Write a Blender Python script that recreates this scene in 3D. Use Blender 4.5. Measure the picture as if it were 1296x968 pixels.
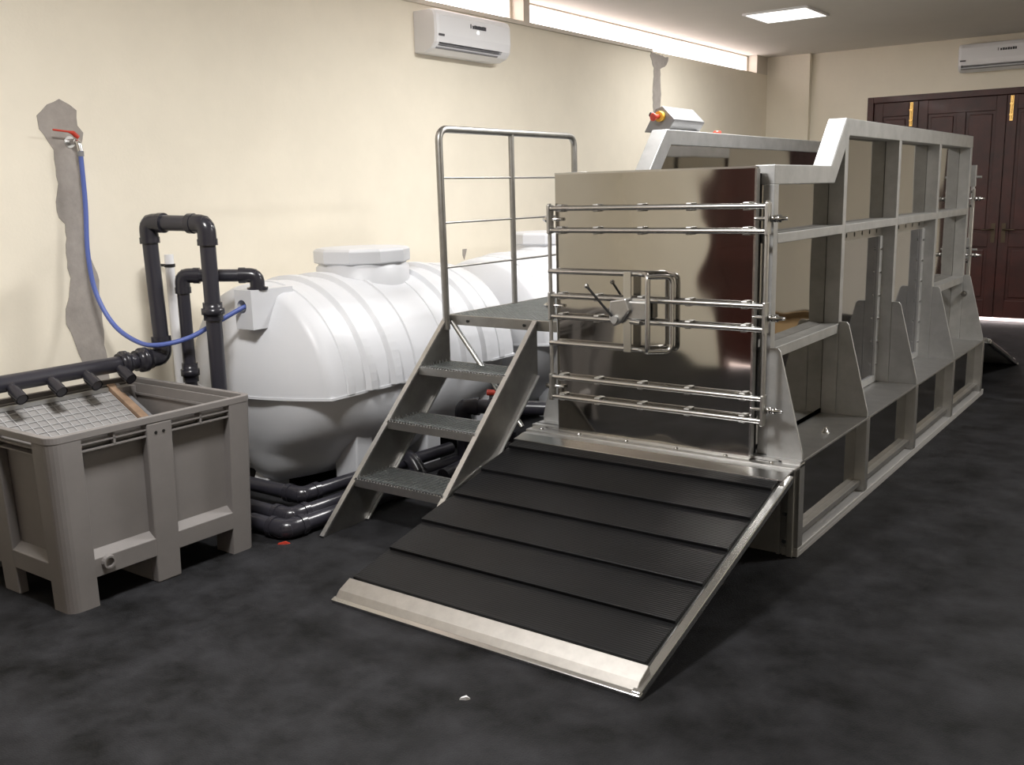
import bpy, math, random
from mathutils import Vector, Matrix
random.seed(7)
for o in list(bpy.data.objects): bpy.data.objects.remove(o)
S = bpy.context.scene
COL = S.collection
PI = math.pi

# ---------------------------------------------------------------- camera
CAM = (1.42622, -4.09515, 1.65)
RR = ((0.81001652, 0.58592058, -0.02388129), (0.09390391, -0.16980307, -0.98099387), (-0.57883961, 0.79237869, -0.19256353))
cd = bpy.data.cameras.new('camera'); cam = bpy.data.objects.new('camera', cd); COL.objects.link(cam)
cd.sensor_fit = 'HORIZONTAL'; cd.sensor_width = 36.0; cd.lens = 1234.163 / 1296 * 36.0; cd.clip_start = 0.02; cd.clip_end = 200
rx, ry, rz = Vector(RR[0]), -Vector(RR[1]), -Vector(RR[2])
m = Matrix(((rx.x, ry.x, rz.x), (rx.y, ry.y, rz.y), (rx.z, ry.z, rz.z))).to_4x4()
m.translation = Vector(CAM); cam.matrix_world = m
S.camera = cam
# ---------------------------------------------------------------- world and exposure
W = bpy.data.worlds.new('world'); S.world = W; W.use_nodes = True
W.node_tree.nodes['Background'].inputs[0].default_value = (1.0, 0.86, 0.84, 1)
W.node_tree.nodes['Background'].inputs[1].default_value = 7.0
S.view_settings.view_transform = 'Standard'; S.view_settings.look = 'None'
S.view_settings.exposure = 0.18; S.view_settings.gamma = 1.0; S.view_settings.use_curve_mapping = False
LAMP_W = 108.0            # power of each ceiling panel
LAMP_COL = (1.0, 0.985, 0.965)

# ---------------------------------------------------------------- materials
MATS = {}
def mat(name, col, rough=0.5, metal=0.0, noise=None, bump=None, spec=0.5, coat=0.0, wave=None, aniso=None):
    """noise=(scale, amount): colour mottling; bump=(scale, strength, distance)"""
    M = bpy.data.materials.new(name); M.use_nodes = True
    nt = M.node_tree; b = nt.nodes['Principled BSDF']
    b.inputs['Base Color'].default_value = (*col, 1); b.inputs['Roughness'].default_value = rough
    b.inputs['Metallic'].default_value = metal; b.inputs['Specular IOR Level'].default_value = spec
    b.inputs['Coat Weight'].default_value = coat
    tc = nt.nodes.new('ShaderNodeTexCoord')
    if noise:
        n = nt.nodes.new('ShaderNodeTexNoise'); n.inputs['Scale'].default_value = noise[0]; n.inputs['Detail'].default_value = 6
        n.inputs['Roughness'].default_value = 0.65
        nt.links.new(tc.outputs['Object'], n.inputs['Vector'])
        r = nt.nodes.new('ShaderNodeValToRGB')
        a = noise[1]
        r.color_ramp.elements[0].position = 0.32; r.color_ramp.elements[1].position = 0.72
        r.color_ramp.elements[0].color = (*[c * (1 - a) for c in col], 1); r.color_ramp.elements[1].color = (*[min(1, c * (1 + a)) for c in col], 1)
        nt.links.new(n.outputs['Fac'], r.inputs['Fac']); nt.links.new(r.outputs['Color'], b.inputs['Base Color'])
    prev = None
    if bump:
        n2 = nt.nodes.new('ShaderNodeTexNoise'); n2.inputs['Scale'].default_value = bump[0]; n2.inputs['Detail'].default_value = bump[3] if len(bump) > 3 else 4
        nt.links.new(tc.outputs['Object'], n2.inputs['Vector'])
        bp = nt.nodes.new('ShaderNodeBump'); bp.inputs['Strength'].default_value = bump[1]; bp.inputs['Distance'].default_value = bump[2]
        nt.links.new(n2.outputs['Fac'], bp.inputs['Height']); nt.links.new(bp.outputs['Normal'], b.inputs['Normal']); prev = bp
    if wave:   # (axis, scale, strength, distance): fine ribs
        w = nt.nodes.new('ShaderNodeTexWave'); w.bands_direction = wave[0]; w.inputs['Scale'].default_value = wave[1]
        nt.links.new(tc.outputs['Object'], w.inputs['Vector'])
        bp = nt.nodes.new('ShaderNodeBump'); bp.inputs['Strength'].default_value = wave[2]; bp.inputs['Distance'].default_value = wave[3]
        nt.links.new(w.outputs['Fac'], bp.inputs['Height'])
        if prev: nt.links.new(prev.outputs['Normal'], bp.inputs['Normal'])
        nt.links.new(bp.outputs['Normal'], b.inputs['Normal'])
    MATS[name] = M
    return M
mat('wall', (0.81, 0.75, 0.63), 0.75, noise=(1.6, 0.04), bump=(60, 0.12, 0.004))
mat('ceiling', (0.72, 0.69, 0.65), 0.85, noise=(2, 0.02))
mat('floor', (0.0135, 0.0135, 0.0152), 0.7, noise=(4.2, 0.95), bump=(160, 0.5, 0.006), spec=0.22)
mat('cement', (0.33, 0.30, 0.275), 0.9, noise=(9, 0.14), bump=(45, 0.4, 0.004))
mat('steel', (0.56, 0.555, 0.545), 0.40, 1.0, noise=(14, 0.08), bump=(90, 0.08, 0.002))
mat('steel_dull', (0.50, 0.50, 0.495), 0.60, 1.0, noise=(10, 0.10), bump=(60, 0.1, 0.002))
mat('steel_bright', (0.62, 0.615, 0.605), 0.24, 1.0)
mat('mirror', (0.50, 0.485, 0.46), 0.045, 1.0, bump=(1.7, 0.22, 0.03, 1))
mat('mirror_gate', (0.50, 0.485, 0.46), 0.055, 1.0, bump=(2.6, 0.22, 0.03, 1))
mat('mirror_blue', (0.47, 0.47, 0.50), 0.05, 1.0, bump=(1.9, 0.10, 0.03, 1))
mat('alu_light', (0.52, 0.51, 0.50), 0.5, 0.6)
mat('alu', (0.43, 0.41, 0.385), 0.45, 1.0, noise=(20, 0.08))
mat('steel_stair', (0.37, 0.36, 0.34), 0.42, 1.0, noise=(12, 0.12))
mat('galv', (0.46, 0.48, 0.48), 0.5, 1.0, noise=(18, 0.12))
mat('tank', (0.66, 0.67, 0.70), 0.42, noise=(3, 0.02), bump=(120, 0.05, 0.002))
mat('pvc', (0.030, 0.029, 0.038), 0.28)
mat('pvc_fit', (0.026, 0.025, 0.032), 0.24)
mat('bin', (0.19, 0.176, 0.169), 0.58, noise=(6, 0.06), bump=(150, 0.08, 0.002))
mat('rubber', (0.006, 0.006, 0.0068), 0.45, noise=(5, 0.3), spec=0.28, wave=('Y', 28, 0.25, 0.003))
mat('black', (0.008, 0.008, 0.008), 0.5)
mat('belt', (0.02, 0.02, 0.022), 0.6)
mat('wood_dark', (0.050, 0.010, 0.007), 0.45, noise=(5, 0.35), coat=0.1)
mat('wood_bar', (0.36, 0.24, 0.16), 0.6, noise=(12, 0.25))
mat('bronze', (0.10, 0.075, 0.05), 0.4, 0.8)
mat('console', (0.26, 0.26, 0.265), 0.45, 0.7)
mat('brass', (0.80, 0.52, 0.18), 0.25, 1.0)
mat('hose', (0.095, 0.14, 0.42), 0.42)
mat('red', (0.50, 0.045, 0.025), 0.4)
mat('yellow', (0.75, 0.42, 0.05), 0.45)
mat('white_plastic', (0.80, 0.80, 0.82), 0.3)
mat('grey_plastic', (0.22, 0.22, 0.23), 0.45)
mat('ink', (0.06, 0.06, 0.07), 0.6)
mat('screen', (0.30, 0.29, 0.285), 0.5)
mat('screen_wire', (0.50, 0.50, 0.51), 0.4)
mat('window_frame', (0.62, 0.57, 0.50), 0.6)
mat('cardboard', (0.42, 0.28, 0.14), 0.8, noise=(4, 0.1))
mat('concrete', (0.55, 0.50, 0.47), 0.85, noise=(2, 0.1))
def thin_glass(name, tint, f):
    M = bpy.data.materials.new(name); M.use_nodes = True; nt = M.node_tree
    nt.nodes.remove(nt.nodes['Principled BSDF'])
    t = nt.nodes.new('ShaderNodeBsdfTransparent'); t.inputs[0].default_value = (*tint, 1)
    g = nt.nodes.new('ShaderNodeBsdfGlossy'); g.inputs['Roughness'].default_value = 0.03
    lw = nt.nodes.new('ShaderNodeLayerWeight'); lw.inputs[0].default_value = 0.5     # thin sheet: same reflection from either side
    pw = nt.nodes.new('ShaderNodeMath'); pw.operation = 'POWER'; pw.inputs[1].default_value = 5.0
    fr = nt.nodes.new('ShaderNodeMath'); fr.operation = 'MULTIPLY_ADD'; fr.inputs[1].default_value = 0.5; fr.inputs[2].default_value = f
    nt.links.new(lw.outputs['Facing'], pw.inputs[0]); nt.links.new(pw.outputs[0], fr.inputs[0])
    mx = nt.nodes.new('ShaderNodeMixShader')
    nt.links.new(fr.outputs[0], mx.inputs[0]); nt.links.new(t.outputs[0], mx.inputs[1]); nt.links.new(g.outputs[0], mx.inputs[2])
    nt.links.new(mx.outputs[0], nt.nodes['Material Output'].inputs[0]); MATS[name] = M
thin_glass('pane', (0.96, 0.97, 0.97), 0.03)
def emit(name, col, s):
    M = bpy.data.materials.new(name); M.use_nodes = True; b = M.node_tree.nodes['Principled BSDF']
    b.inputs['Base Color'].default_value = (0.9, 0.9, 0.9, 1); b.inputs['Emission Color'].default_value = (*col, 1); b.inputs['Emission Strength'].default_value = s
    MATS[name] = M
emit('lamp', (1.0, 0.97, 0.93), 3.0)

# ---------------------------------------------------------------- mesh helpers
def V(*a): return Vector(a)
class MB:
    def __init__(s): s.v = []; s.f = []; s.sm = []
    def add(s, vs, fs, smooth=False):
        b = len(s.v); s.v += [tuple(v) for v in vs]
        for f in fs: s.f.append(tuple(b + i for i in f)); s.sm.append(smooth)
        return s
    def box(s, x0, x1, y0, y1, z0, z1):
        x0, x1 = min(x0, x1), max(x0, x1); y0, y1 = min(y0, y1), max(y0, y1); z0, z1 = min(z0, z1), max(z0, z1)
        return s.add([(x0, y0, z0), (x1, y0, z0), (x1, y1, z0), (x0, y1, z0), (x0, y0, z1), (x1, y0, z1), (x1, y1, z1), (x0, y1, z1)],
                     [(0, 3, 2, 1), (4, 5, 6, 7), (0, 1, 5, 4), (1, 2, 6, 5), (2, 3, 7, 6), (3, 0, 4, 7)])
    def prism(s, poly, axis, a0, a1):
        """poly: 2-D outline in the plane across axis ('x': (y,z), 'y': (x,z), 'z': (x,y))"""
        def P(p, a): return (a, p[0], p[1]) if axis == 'x' else (p[0], a, p[1]) if axis == 'y' else (p[0], p[1], a)
        area = sum(poly[i][0] * poly[(i + 1) % len(poly)][1] - poly[(i + 1) % len(poly)][0] * poly[i][1] for i in range(len(poly)))
        if area < 0: poly = poly[::-1]
        if axis == 'y': poly = poly[::-1]
        a0, a1 = min(a0, a1), max(a0, a1)
        n = len(poly); vs = [P(p, a0) for p in poly] + [P(p, a1) for p in poly]
        fs = [tuple(range(n - 1, -1, -1)), tuple(range(n, 2 * n))] + [(i, (i + 1) % n, n + (i + 1) % n, n + i) for i in range(n)]
        return s.add(vs, fs)
    def loft(s, rings, smooth=True, cap=True, closed=True):
        n = len(rings[0]); vs = [p for r in rings for p in r]; fs = []
        for k in range(len(rings) - 1):
            for i in range(n if closed else n - 1):
                j = (i + 1) % n; fs.append((k * n + i, k * n + j, (k + 1) * n + j, (k + 1) * n + i))
        s.add(vs, fs, smooth)
        if cap:
            s.add(rings[0], [tuple(range(n - 1, -1, -1))]); s.add(rings[-1], [tuple(range(n))])
        return s
    def tube(s, pts, r, n=12, cap=True):
        pts = [Vector(p) for p in pts]
        rs = r if isinstance(r, (list, tuple)) else [r] * len(pts)
        t0 = (pts[1] - pts[0]).normalized()
        u = t0.orthogonal().normalized(); rings = []
        for i, p in enumerate(pts):
            if i == 0: t = t0
            elif i == len(pts) - 1: t = (pts[i] - pts[i - 1]).normalized()
            else: t = ((pts[i] - pts[i - 1]).normalized() + (pts[i + 1] - pts[i]).normalized()).normalized()
            u = (u - t * u.dot(t)).normalized(); w = t.cross(u)
            rings.append([p + (u * math.cos(2 * PI * k / n) + w * math.sin(2 * PI * k / n)) * rs[i] for k in range(n)])
        return s.loft(rings, True, cap)
    def cyl(s, p, q, r, n=16): return s.tube([p, q], r, n)
    def lathe(s, c, prof, n=32):
        rings = [[(c[0] + r * math.cos(2 * PI * k / n), c[1] + r * math.sin(2 * PI * k / n), c[2] + z) for k in range(n)] for r, z in prof]
        return s.loft(rings, True, True)
    def bar(s, p, q, w, h, up=(0, 0, 1)):
        """square bar from p to q, w across, h along up"""
        p, q, up = Vector(p), Vector(q), Vector(up); d = (q - p).normalized()
        a = d.cross(up).normalized(); b = a.cross(d).normalized()
        c = [(-1, -1), (1, -1), (1, 1), (-1, 1)]
        return s.loft([[p + a * (w / 2 * i) + b * (h / 2 * j) for i, j in c], [q + a * (w / 2 * i) + b * (h / 2 * j) for i, j in c]], False, True)
    def mesh(s, name, off=(0, 0, 0)):
        me = bpy.data.meshes.new(name)
        me.from_pydata([(v[0] - off[0], v[1] - off[1], v[2] - off[2]) for v in s.v], [], s.f); me.update()
        me.polygons.foreach_set('use_smooth', s.sm)
        return me
def fix_normals(me):
    import bmesh
    bm = bmesh.new(); bm.from_mesh(me); bmesh.ops.recalc_face_normals(bm, faces=bm.faces); bm.to_mesh(me); bm.free()
ORG = {}
def org(o):
    while o.parent: o = o.parent
    return ORG.get(o.name, (0, 0, 0))
def part(name, mb, material, parent, bevel=0.0, label=None, kind=None):
    off = org(parent) if parent else (0, 0, 0)
    me = mb.mesh(name, off); fix_normals(me)
    me.materials.append(MATS[material]); o = bpy.data.objects.new(name, me); COL.objects.link(o)
    if parent: o.parent = parent
    if bevel:
        b = o.modifiers.new('bevel', 'BEVEL'); b.width = bevel; b.segments = 2; b.limit_method = 'ANGLE'; b.angle_limit = 0.7
    if label: o['label'] = label
    if kind: o['kind'] = kind
    return o
def copy_part(src, parent, d):
    o = src.copy(); COL.objects.link(o); o.parent = parent
    o.location = Vector(src.location) + Vector(d); return o
def thing(name, label, cat, loc, group=None):
    o = bpy.data.objects.new(name, None); COL.objects.link(o); o.location = loc; o.empty_display_size = 0.1
    o['label'] = label; o['category'] = cat
    if group: o['group'] = group
    ORG[o.name] = tuple(loc); return o
def single(name, mb, material, label, cat, bevel=0.0, group=None, loc=None):
    me = mb.mesh(name, loc or (0, 0, 0)); fix_normals(me); me.materials.append(MATS[material])
    o = bpy.data.objects.new(name, me); COL.objects.link(o)
    if loc: o.location = loc; ORG[o.name] = tuple(loc)
    if bevel:
        b = o.modifiers.new('bevel', 'BEVEL'); b.width = bevel; b.segments = 2; b.limit_method = 'ANGLE'; b.angle_limit = 0.7
    o['label'] = label; o['category'] = cat
    if group: o['group'] = group
    return o
def struct(name, mb, material, label=None):
    o = part(name, mb, material, None, kind='structure')
    if label: o['label'] = label
    return o
def fillet(pts, r, n=6):
    """round the inner corners of a polyline"""
    pts = [Vector(p) for p in pts]; out = [pts[0]]
    for i in range(1, len(pts) - 1):
        a, b, c = pts[i - 1], pts[i], pts[i + 1]
        rr = min(r, (a - b).length * 0.49, (c - b).length * 0.49)
        p, q = b + (a - b).normalized() * rr, b + (c - b).normalized() * rr
        for k in range(n + 1):
            t = k / n; out.append(p * (1 - t) ** 2 + b * 2 * t * (1 - t) + q * t * t)
    out.append(pts[-1]); return out
def spline(pts, n=8):
    P = [Vector(p) for p in pts]; P = [P[0] * 2 - P[1]] + P + [P[-1] * 2 - P[-2]]; out = []
    for i in range(1, len(P) - 2):
        for k in range(n):
            t = k / n; a, b, c, d = P[i - 1], P[i], P[i + 1], P[i + 2]
            out.append(0.5 * ((2 * b) + (c - a) * t + (2 * a - 5 * b + 4 * c - d) * t * t + (3 * b - a - 3 * c + d) * t ** 3))
    out.append(P[-2]); return out

# ================================================================ ROOM
XL, XR, YB, YF, H = -3.5, 4.0, 8.4, -4.6, 3.235
SILL = 3.02
struct('floor', MB().box(XL - 0.2, XR + 0.2, YF - 0.2, YB + 0.2, -0.1, 0.0), 'floor', 'dark charcoal rubber floor with faint scuffs')
struct('outside_ground', MB().box(-9, 9, YB + 0.2, YB + 6, -0.1, -0.005), 'concrete', 'bright ground outside the door')
g2 = struct('outside_ground', MB().box(-9, 9, YF - 6, YF - 0.2, -0.1, -0.005), 'concrete', 'bright ground outside the rear door')
struct('ceiling', MB().box(XL - 0.2, XR + 0.2, YF - 0.2, YB + 0.2, H, H + 0.15), 'ceiling', 'plain off-white plaster ceiling')
wl = struct('wall_left', MB().box(XL - 0.2, XL, YF - 0.2, YB + 0.2, 0, SILL), 'wall', 'cream plaster wall behind the tanks')
PIERS = [(-2.1, -2.01), (2.94, 3.03), (7.98, 8.6)]
pm = MB()
for a, b in PIERS: part('window_pier', MB().box(XL - 0.2, XL, a, b, SILL, H), 'window_frame', wl)
for k, (a, b) in enumerate(((YF - 0.2, -2.1), (-2.01, 2.94), (3.03, 7.98))):
    w = struct('window_%d' % (k + 1), MB().box(XL - 0.16, XL - 0.12, a, b, SILL, SILL + 0.022).box(XL - 0.16, XL - 0.12, a, b, H - 0.012, H)
               .box(XL - 0.16, XL - 0.12, a, a + 0.03, SILL, H).box(XL - 0.16, XL - 0.12, b - 0.03, b, SILL, H), 'window_frame', 'long narrow window strip under the ceiling')
    part('pane', MB().box(XL - 0.143, XL - 0.137, a + 0.03, b - 0.03, SILL + 0.022, H - 0.012), 'pane', w)
struct('trim_1', MB().box(XL, XL + 0.022, YF, 5.19, 3.005, SILL + 0.016), 'window_frame', 'narrow sill trim under the window strip')
# cement patches where pipes were chased into the wall
PATCH = [(-1.239, 2.174), (-1.19, 2.15), (-1.152, 2.119), (-1.15, 2.041), (-1.122, 2.01), (-1.145, 1.93), (-1.17, 1.898), (-1.16, 1.803), (-1.17, 1.593), (-1.182, 1.414), (-1.149, 1.313), (-1.123, 1.227), (-1.133, 1.06), (-1.13, 0.837), (-1.10, 0.40), (-1.30, 0.40), (-1.263, 0.72), (-1.27, 0.815), (-1.301, 0.929), (-1.334, 1.016), (-1.334, 1.09), (-1.3, 1.161), (-1.288, 1.258), (-1.295, 1.389), (-1.278, 1.533), (-1.312, 1.566), (-1.322, 1.646), (-1.299, 1.74), (-1.296, 1.912), (-1.331, 1.957), (-1.37, 2.017), (-1.365, 2.086), (-1.31, 2.134)]
PATCH2 = [(5.19, 3.005), (5.578, 2.983), (5.529, 2.909), (5.387, 2.849), (5.411, 2.597), (5.357, 2.273), (5.37, 1.9), (5.25, 1.9), (5.259, 2.27), (5.228, 2.586), (5.254, 2.854), (5.177, 2.963)]
def ragged(poly, amp):
    out = []
    for i, p in enumerate(poly):
        q = poly[(i + 1) % len(poly)]; n = max(1, int(math.dist(p, q) / 0.035))
        for k in range(n):
            t = k / n; out.append((p[0] * (1 - t) + q[0] * t + random.uniform(-amp, amp), p[1] * (1 - t) + q[1] * t + random.uniform(-amp, amp)))
    return out
part('cement_patch', MB().prism(ragged(PATCH, 0.006), 'x', XL - 0.01, XL + 0.004), 'cement', wl, label='grey cement patch behind the red tap')
part('cement_patch', MB().prism(ragged(PATCH2, 0.008), 'x', XL - 0.01, XL + 0.004), 'cement', wl, label='thin grey cement strip below the window')
part('cement_patch', MB().prism(ragged([(2.02, 1.20), (2.08, 1.20), (2.07, 1.17), (2.04, 1.12), (2.02, 1.15)], 0.006), 'x', XL - 0.01, XL + 0.003), 'cement', wl)
# back wall with door opening
DX0, DX1, DZ = -2.25, 0.83, 2.655
wb = struct('wall_back', MB().box(XL - 0.2, DX0, YB, YB + 0.2, 0, H).box(DX1, XR + 0.2, YB, YB + 0.2, 0, H).box(DX0, DX1, YB, YB + 0.2, DZ, H), 'wall', 'cream back wall around the dark doors')
struct('wall_corner', MB().box(XL, -2.95, YB - 0.08, YB, 0, H), 'wall', 'cream corner column beside the window strip')
struct('wall_right', MB().box(XR, XR + 0.2, YF - 0.2, YB + 0.2, 0, H), 'wall', 'cream right wall')
RX0, RX1 = -2.50, 0.3
struct('wall_front', MB().box(XL - 0.2, RX0, YF - 0.2, YF, 0, H).box(RX1, XR + 0.2, YF - 0.2, YF, 0, H).box(RX0, RX1, YF - 0.2, YF, 2.6, H), 'wall', 'cream wall behind the viewer')

def door(name, x0, x1, ztop, yface, d, leaves, label):
    """d=+1: room side faces -y; leaves: list of (x0, x1, handle side or 0, bolt x or None)"""
    def Y(a): return yface + d * a
    f = MB().box(x0, x0 + 0.07, Y(0.0), Y(0.12), 0, ztop).box(x1 - 0.07, x1, Y(0.0), Y(0.12), 0, ztop).box(x0 + 0.07, x1 - 0.07, Y(0), Y(0.12), ztop - 0.07, ztop)
    o = part(name, f, 'wood_dark', None, 0.004, label=label, kind='structure')
    for a, b, hs, bx in leaves:
        lf = part('door_leaf', MB().box(a, b, Y(0.05), Y(0.075), 0.058, ztop - 0.06), 'wood_dark', o)
        st = 0.11
        fr = MB().box(a + 0.004, a + st, Y(0.03), Y(0.05), 0.058, ztop - 0.075).box(b - st, b - 0.004, Y(0.03), Y(0.05), 0.058, ztop - 0.075)
        for z0, z1 in ((0.058, 0.26), (0.88, 1.04), (ztop - 0.235, ztop - 0.075)): fr.box(a + st, b - st, Y(0.03), Y(0.05), z0, z1)
        if b - a > 0.7: fr.box((a + b) / 2 - 0.05, (a + b) / 2 + 0.05, Y(0.03), Y(0.05), 1.04, ztop - 0.235)
        part('stile_frame', fr, 'wood_dark', lf, 0.004)
        cells = [(a + st, b - st, 0.26, 0.88)]
        cells += [(a + st, (a + b) / 2 - 0.05, 1.04, ztop - 0.235), ((a + b) / 2 + 0.05, b - st, 1.04, ztop - 0.235)] if b - a > 0.7 else [(a + st, b - st, 1.04, ztop - 0.235)]
        for c in cells: part('raised_panel', MB().box(c[0] + 0.035, c[1] - 0.035, Y(0.034), Y(0.05), c[2] + 0.035, c[3] - 0.035), 'wood_dark', lf, 0.012)
        if bx is not None:
            part('brass_bolt', MB().box(bx - 0.017, bx + 0.017, Y(0.024), Y(0.03), ztop - 0.36, ztop - 0.085).cyl((bx, Y(0.018), ztop - 0.34), (bx, Y(0.018), ztop - 0.09), 0.008)
                 .box(bx - 0.02, bx + 0.02, Y(0.008), Y(0.03), ztop - 0.30, ztop - 0.285).box(bx - 0.02, bx + 0.02, Y(0.008), Y(0.03), ztop - 0.18, ztop - 0.165), 'brass', lf, label='brass surface bolt')
        if hs:
            hx = b - 0.055 if hs > 0 else a + 0.055
            part('door_handle', MB().box(hx - 0.022, hx + 0.022, Y(0.02), Y(0.03), 0.93, 1.15).tube([(hx, Y(0.03), 1.08), (hx, Y(-0.03), 1.08), (hx - hs * 0.12, Y(-0.03), 1.08)], 0.009, 8), 'bronze', lf)
    return o
door('door_1', DX0, DX1, DZ, YB, 1, [(DX0 + 0.07, -1.665, 0, -1.742), (-1.665, -0.71, 1, None), (-0.71, 0.245, -1, -0.66), (0.245, DX1 - 0.07, 0, None)], 'dark brown panelled wooden doors with brass bolts')
door('door_2', RX0, RX1, 2.6, YF, -1, [(RX0 + 0.07, -1.85, 0, None), (-1.85, -1.10, 1, None), (-1.10, -0.35, -1, None), (-0.35, RX1 - 0.07, 0, None)], 'dark brown wooden doors behind the viewer')

# ceiling panels
def ceiling_light(x, y, label, power=LAMP_W, off=None):
    t = thing('ceiling_light_%s_offscreen' % off if off else 'ceiling_light', label, 'light', (x, y, H), 'square ceiling light panels')
    part('frame', MB().box(x - 0.31, x + 0.31, y - 0.31, y - 0.29, H - 0.018, H).box(x - 0.31, x + 0.31, y + 0.29, y + 0.31, H - 0.018, H)
         .box(x - 0.31, x - 0.29, y - 0.29, y + 0.29, H - 0.018, H).box(x + 0.29, x + 0.31, y - 0.29, y + 0.29, H - 0.018, H), 'white_plastic', t)
    part('diffuser', MB().box(x - 0.29, x + 0.29, y - 0.29, y + 0.29, H - 0.012, H - 0.002), 'lamp', t)
    L = bpy.data.lights.new('panel_light', 'AREA'); L.shape = 'SQUARE'; L.size = 0.56; L.energy = power; L.color = LAMP_COL
    o = bpy.data.objects.new('panel_light_%s_offscreen' % off if off else 'panel_light', L); L.name = o.name; COL.objects.link(o); o.parent = t; o.location = (0, 0, -0.02)
ceiling_light(-2.15, 5.35, 'glowing square panel light set in the ceiling near the dark doors', 42.0)
ceiling_light(-1.1, 1.6, 'square ceiling panel light above the treadmill', off='treadmill')
ceiling_light(-1.1, -2.3, 'square ceiling panel light between the ramp and the rear doors', off='ramp')
ceiling_light(2.3, 2.6, 'square ceiling panel light beside the treadmill, away from the tanks', off='side')

# ================================================================ AIR CONDITIONERS
def air_con(name_label, org_, fmap, length, withslot=True, lit=True):
    """fmap(s, d, z) -> world: s along the wall, d out from the wall"""
    t = thing('air_conditioner', name_label, 'air conditioner', fmap(length / 2, 0, 0), 'wall air conditioners')
    prof = [(0, 0.0), (0.10, -0.005), (0.17, 0.02), (0.190, 0.040), (0.196, 0.047), (0.202, 0.055), (0.207, 0.063), (0.215, 0.12), (0.212, 0.25), (0.195, 0.285), (0.17, 0.295), (0, 0.295)]
    notch = list(prof); notch[4] = (0.11, 0.050); notch[5] = (0.11, 0.075)     # the air outlet is a recess in the body
    rings = []
    for s, k, pr in ((0, 0.90, prof), (0.012, 0.97, prof), (0.035, 1.0, prof), (0.0352, 1.0, notch), (length - 0.1202, 1.0, notch), (length - 0.12, 1.0, prof), (length - 0.035, 1.0, prof), (length - 0.012, 0.97, prof), (length, 0.90, prof)):
        rings.append([fmap(s, d * k, 0.147 + (z - 0.147) * (0.96 + 0.04 * (k - 0.9) / 0.1)) for d, z in pr])
    b = MB(); b.loft(rings, False, True)
    body = part('body', b, 'white_plastic', t)
    def q(s0, s1, d0, d1, z0, z1, nm, mt, par=body, lb=None):
        c = [fmap(s, d, z) for s in (s0, s1) for d, z in ((d0, z0), (d0 - 0.012, z0), (d1 - 0.012, z1), (d1, z1))]
        m = MB().add(c, [(0, 1, 2, 3), (7, 6, 5, 4), (0, 3, 7, 4), (1, 5, 6, 2), (0, 4, 5, 1), (3, 2, 6, 7)])
        return part(nm, m, mt, par, label=lb)
    if withslot:
        q(0.035, length - 0.14, 0.188, 0.192, 0.0475, 0.054, 'louver', 'grey_plastic')
        q(0.03, length - 0.15, 0.176, 0.186, 0.020, 0.030, 'louver', 'grey_plastic')
    # lettering too small to read: a row of dark strokes
    s0 = 0.43 * length if withslot else 0.44 * length
    for k, (w, h) in enumerate(((0.006, 0.030), (0.017, 0.022), (0.019, 0.026), (0.018, 0.024), (0.02, 0.026), (0.018, 0.024), (0.02, 0.027), (0.016, 0.026))):
        a = s0 + k * 0.0245
        q(a, a + w, 0.2185, 0.2185, 0.193, 0.193 + h, 'logo_letter', 'ink')
    q(0.025, 0.085, 0.2175, 0.2185, 0.105, 0.120, 'badge', 'ink')
    if lit: q(0.52 * length, 0.52 * length + 0.014, 0.2185, 0.2185, 0.160, 0.180, 'indicator_light', 'lamp')
    return t
air_con('white wall air conditioner above the tanks', None, lambda s, d, z: (XL + d, 1.545 + s, 2.655 + z), 0.92)
air_con('white wall air conditioner above the dark doors', None, lambda s, d, z: (-1.21 + s, YB - d, 2.85 + z), 0.95, lit=False)

# ================================================================ WATER TREADMILL
T = thing('water_treadmill', 'long stainless steel horse water treadmill with closed front gate and lowered ramp', 'treadmill', (-0.75, 2.05, 0))
XO, XI = -0.17, -0.25          # right wall: outer face of the posts and plane of the sheets
def mx(x): return -1.44 - x     # mirror in the middle of the machine
YE = 4.02                      # rear end of the machine
ZB = 0.445                     # top of the base
# base
for sgn, fx in ((1, lambda x: x), (-1, mx)):
    part('base_rail', MB().box(fx(0), fx(-0.075), 0.0, YE + 0.1, 0.0, 0.042), 'alu_light', T, 0.003)
    part('rail_groove', MB().box(fx(0.0012), fx(-0.01), 0.02, YE + 0.08, 0.018, 0.022), 'alu_light', T)
    part('base_sheet', MB().box(fx(-0.085), fx(-0.10), 0.0, YE + 0.1, 0.0, ZB - 0.005), 'steel_dull', T)
    for k in range(5):
        y = k * 0.995
        part('base_post', MB().box(fx(0), fx(-0.085), y, y + 0.055 if k else y + 0.06, 0.042, ZB - 0.012), 'steel', T, 0.003)
    for k in range(4):
        y0, y1 = k * 0.995 + 0.056, (k + 1) * 0.995
        part('base_panel', MB().box(fx(-0.055), fx(-0.06), y0, y1, 0.085, ZB - 0.012), 'mirror', T, label='polished side panel')
        part('panel_lip', MB().box(fx(-0.022), fx(-0.06), y0, y1, 0.075, 0.103), 'steel', T, 0.002)
        part('base_ledge', MB().box(fx(0), fx(-0.26), y0 - 0.02, y1 + 0.02, ZB - 0.012, ZB), 'steel', T, 0.002)
    for ye in (0.0, YE): part('ledge_end', MB().box(fx(0), fx(-0.26), ye, ye + (0.1 if ye else 0.05), ZB - 0.012, ZB), 'steel', T)
    part('ledge_bolt', MB().lathe((fx(-0.082), 0.58, ZB), [(0.02, -0.002), (0.02, 0.004), (0.012, 0.006), (0.012, 0.018), (0.006, 0.02), (0.006, 0.03)], 12), 'steel_bright', T)
part('base_floor', MB().box(-0.085, -1.355, 0.02, YE + 0.08, 0.30, 0.36), 'steel_dull', T)
part('running_belt', MB().box(-0.29, -1.15, 0.08, YE, 0.36, 0.40), 'belt', T, label='black running belt')
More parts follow.
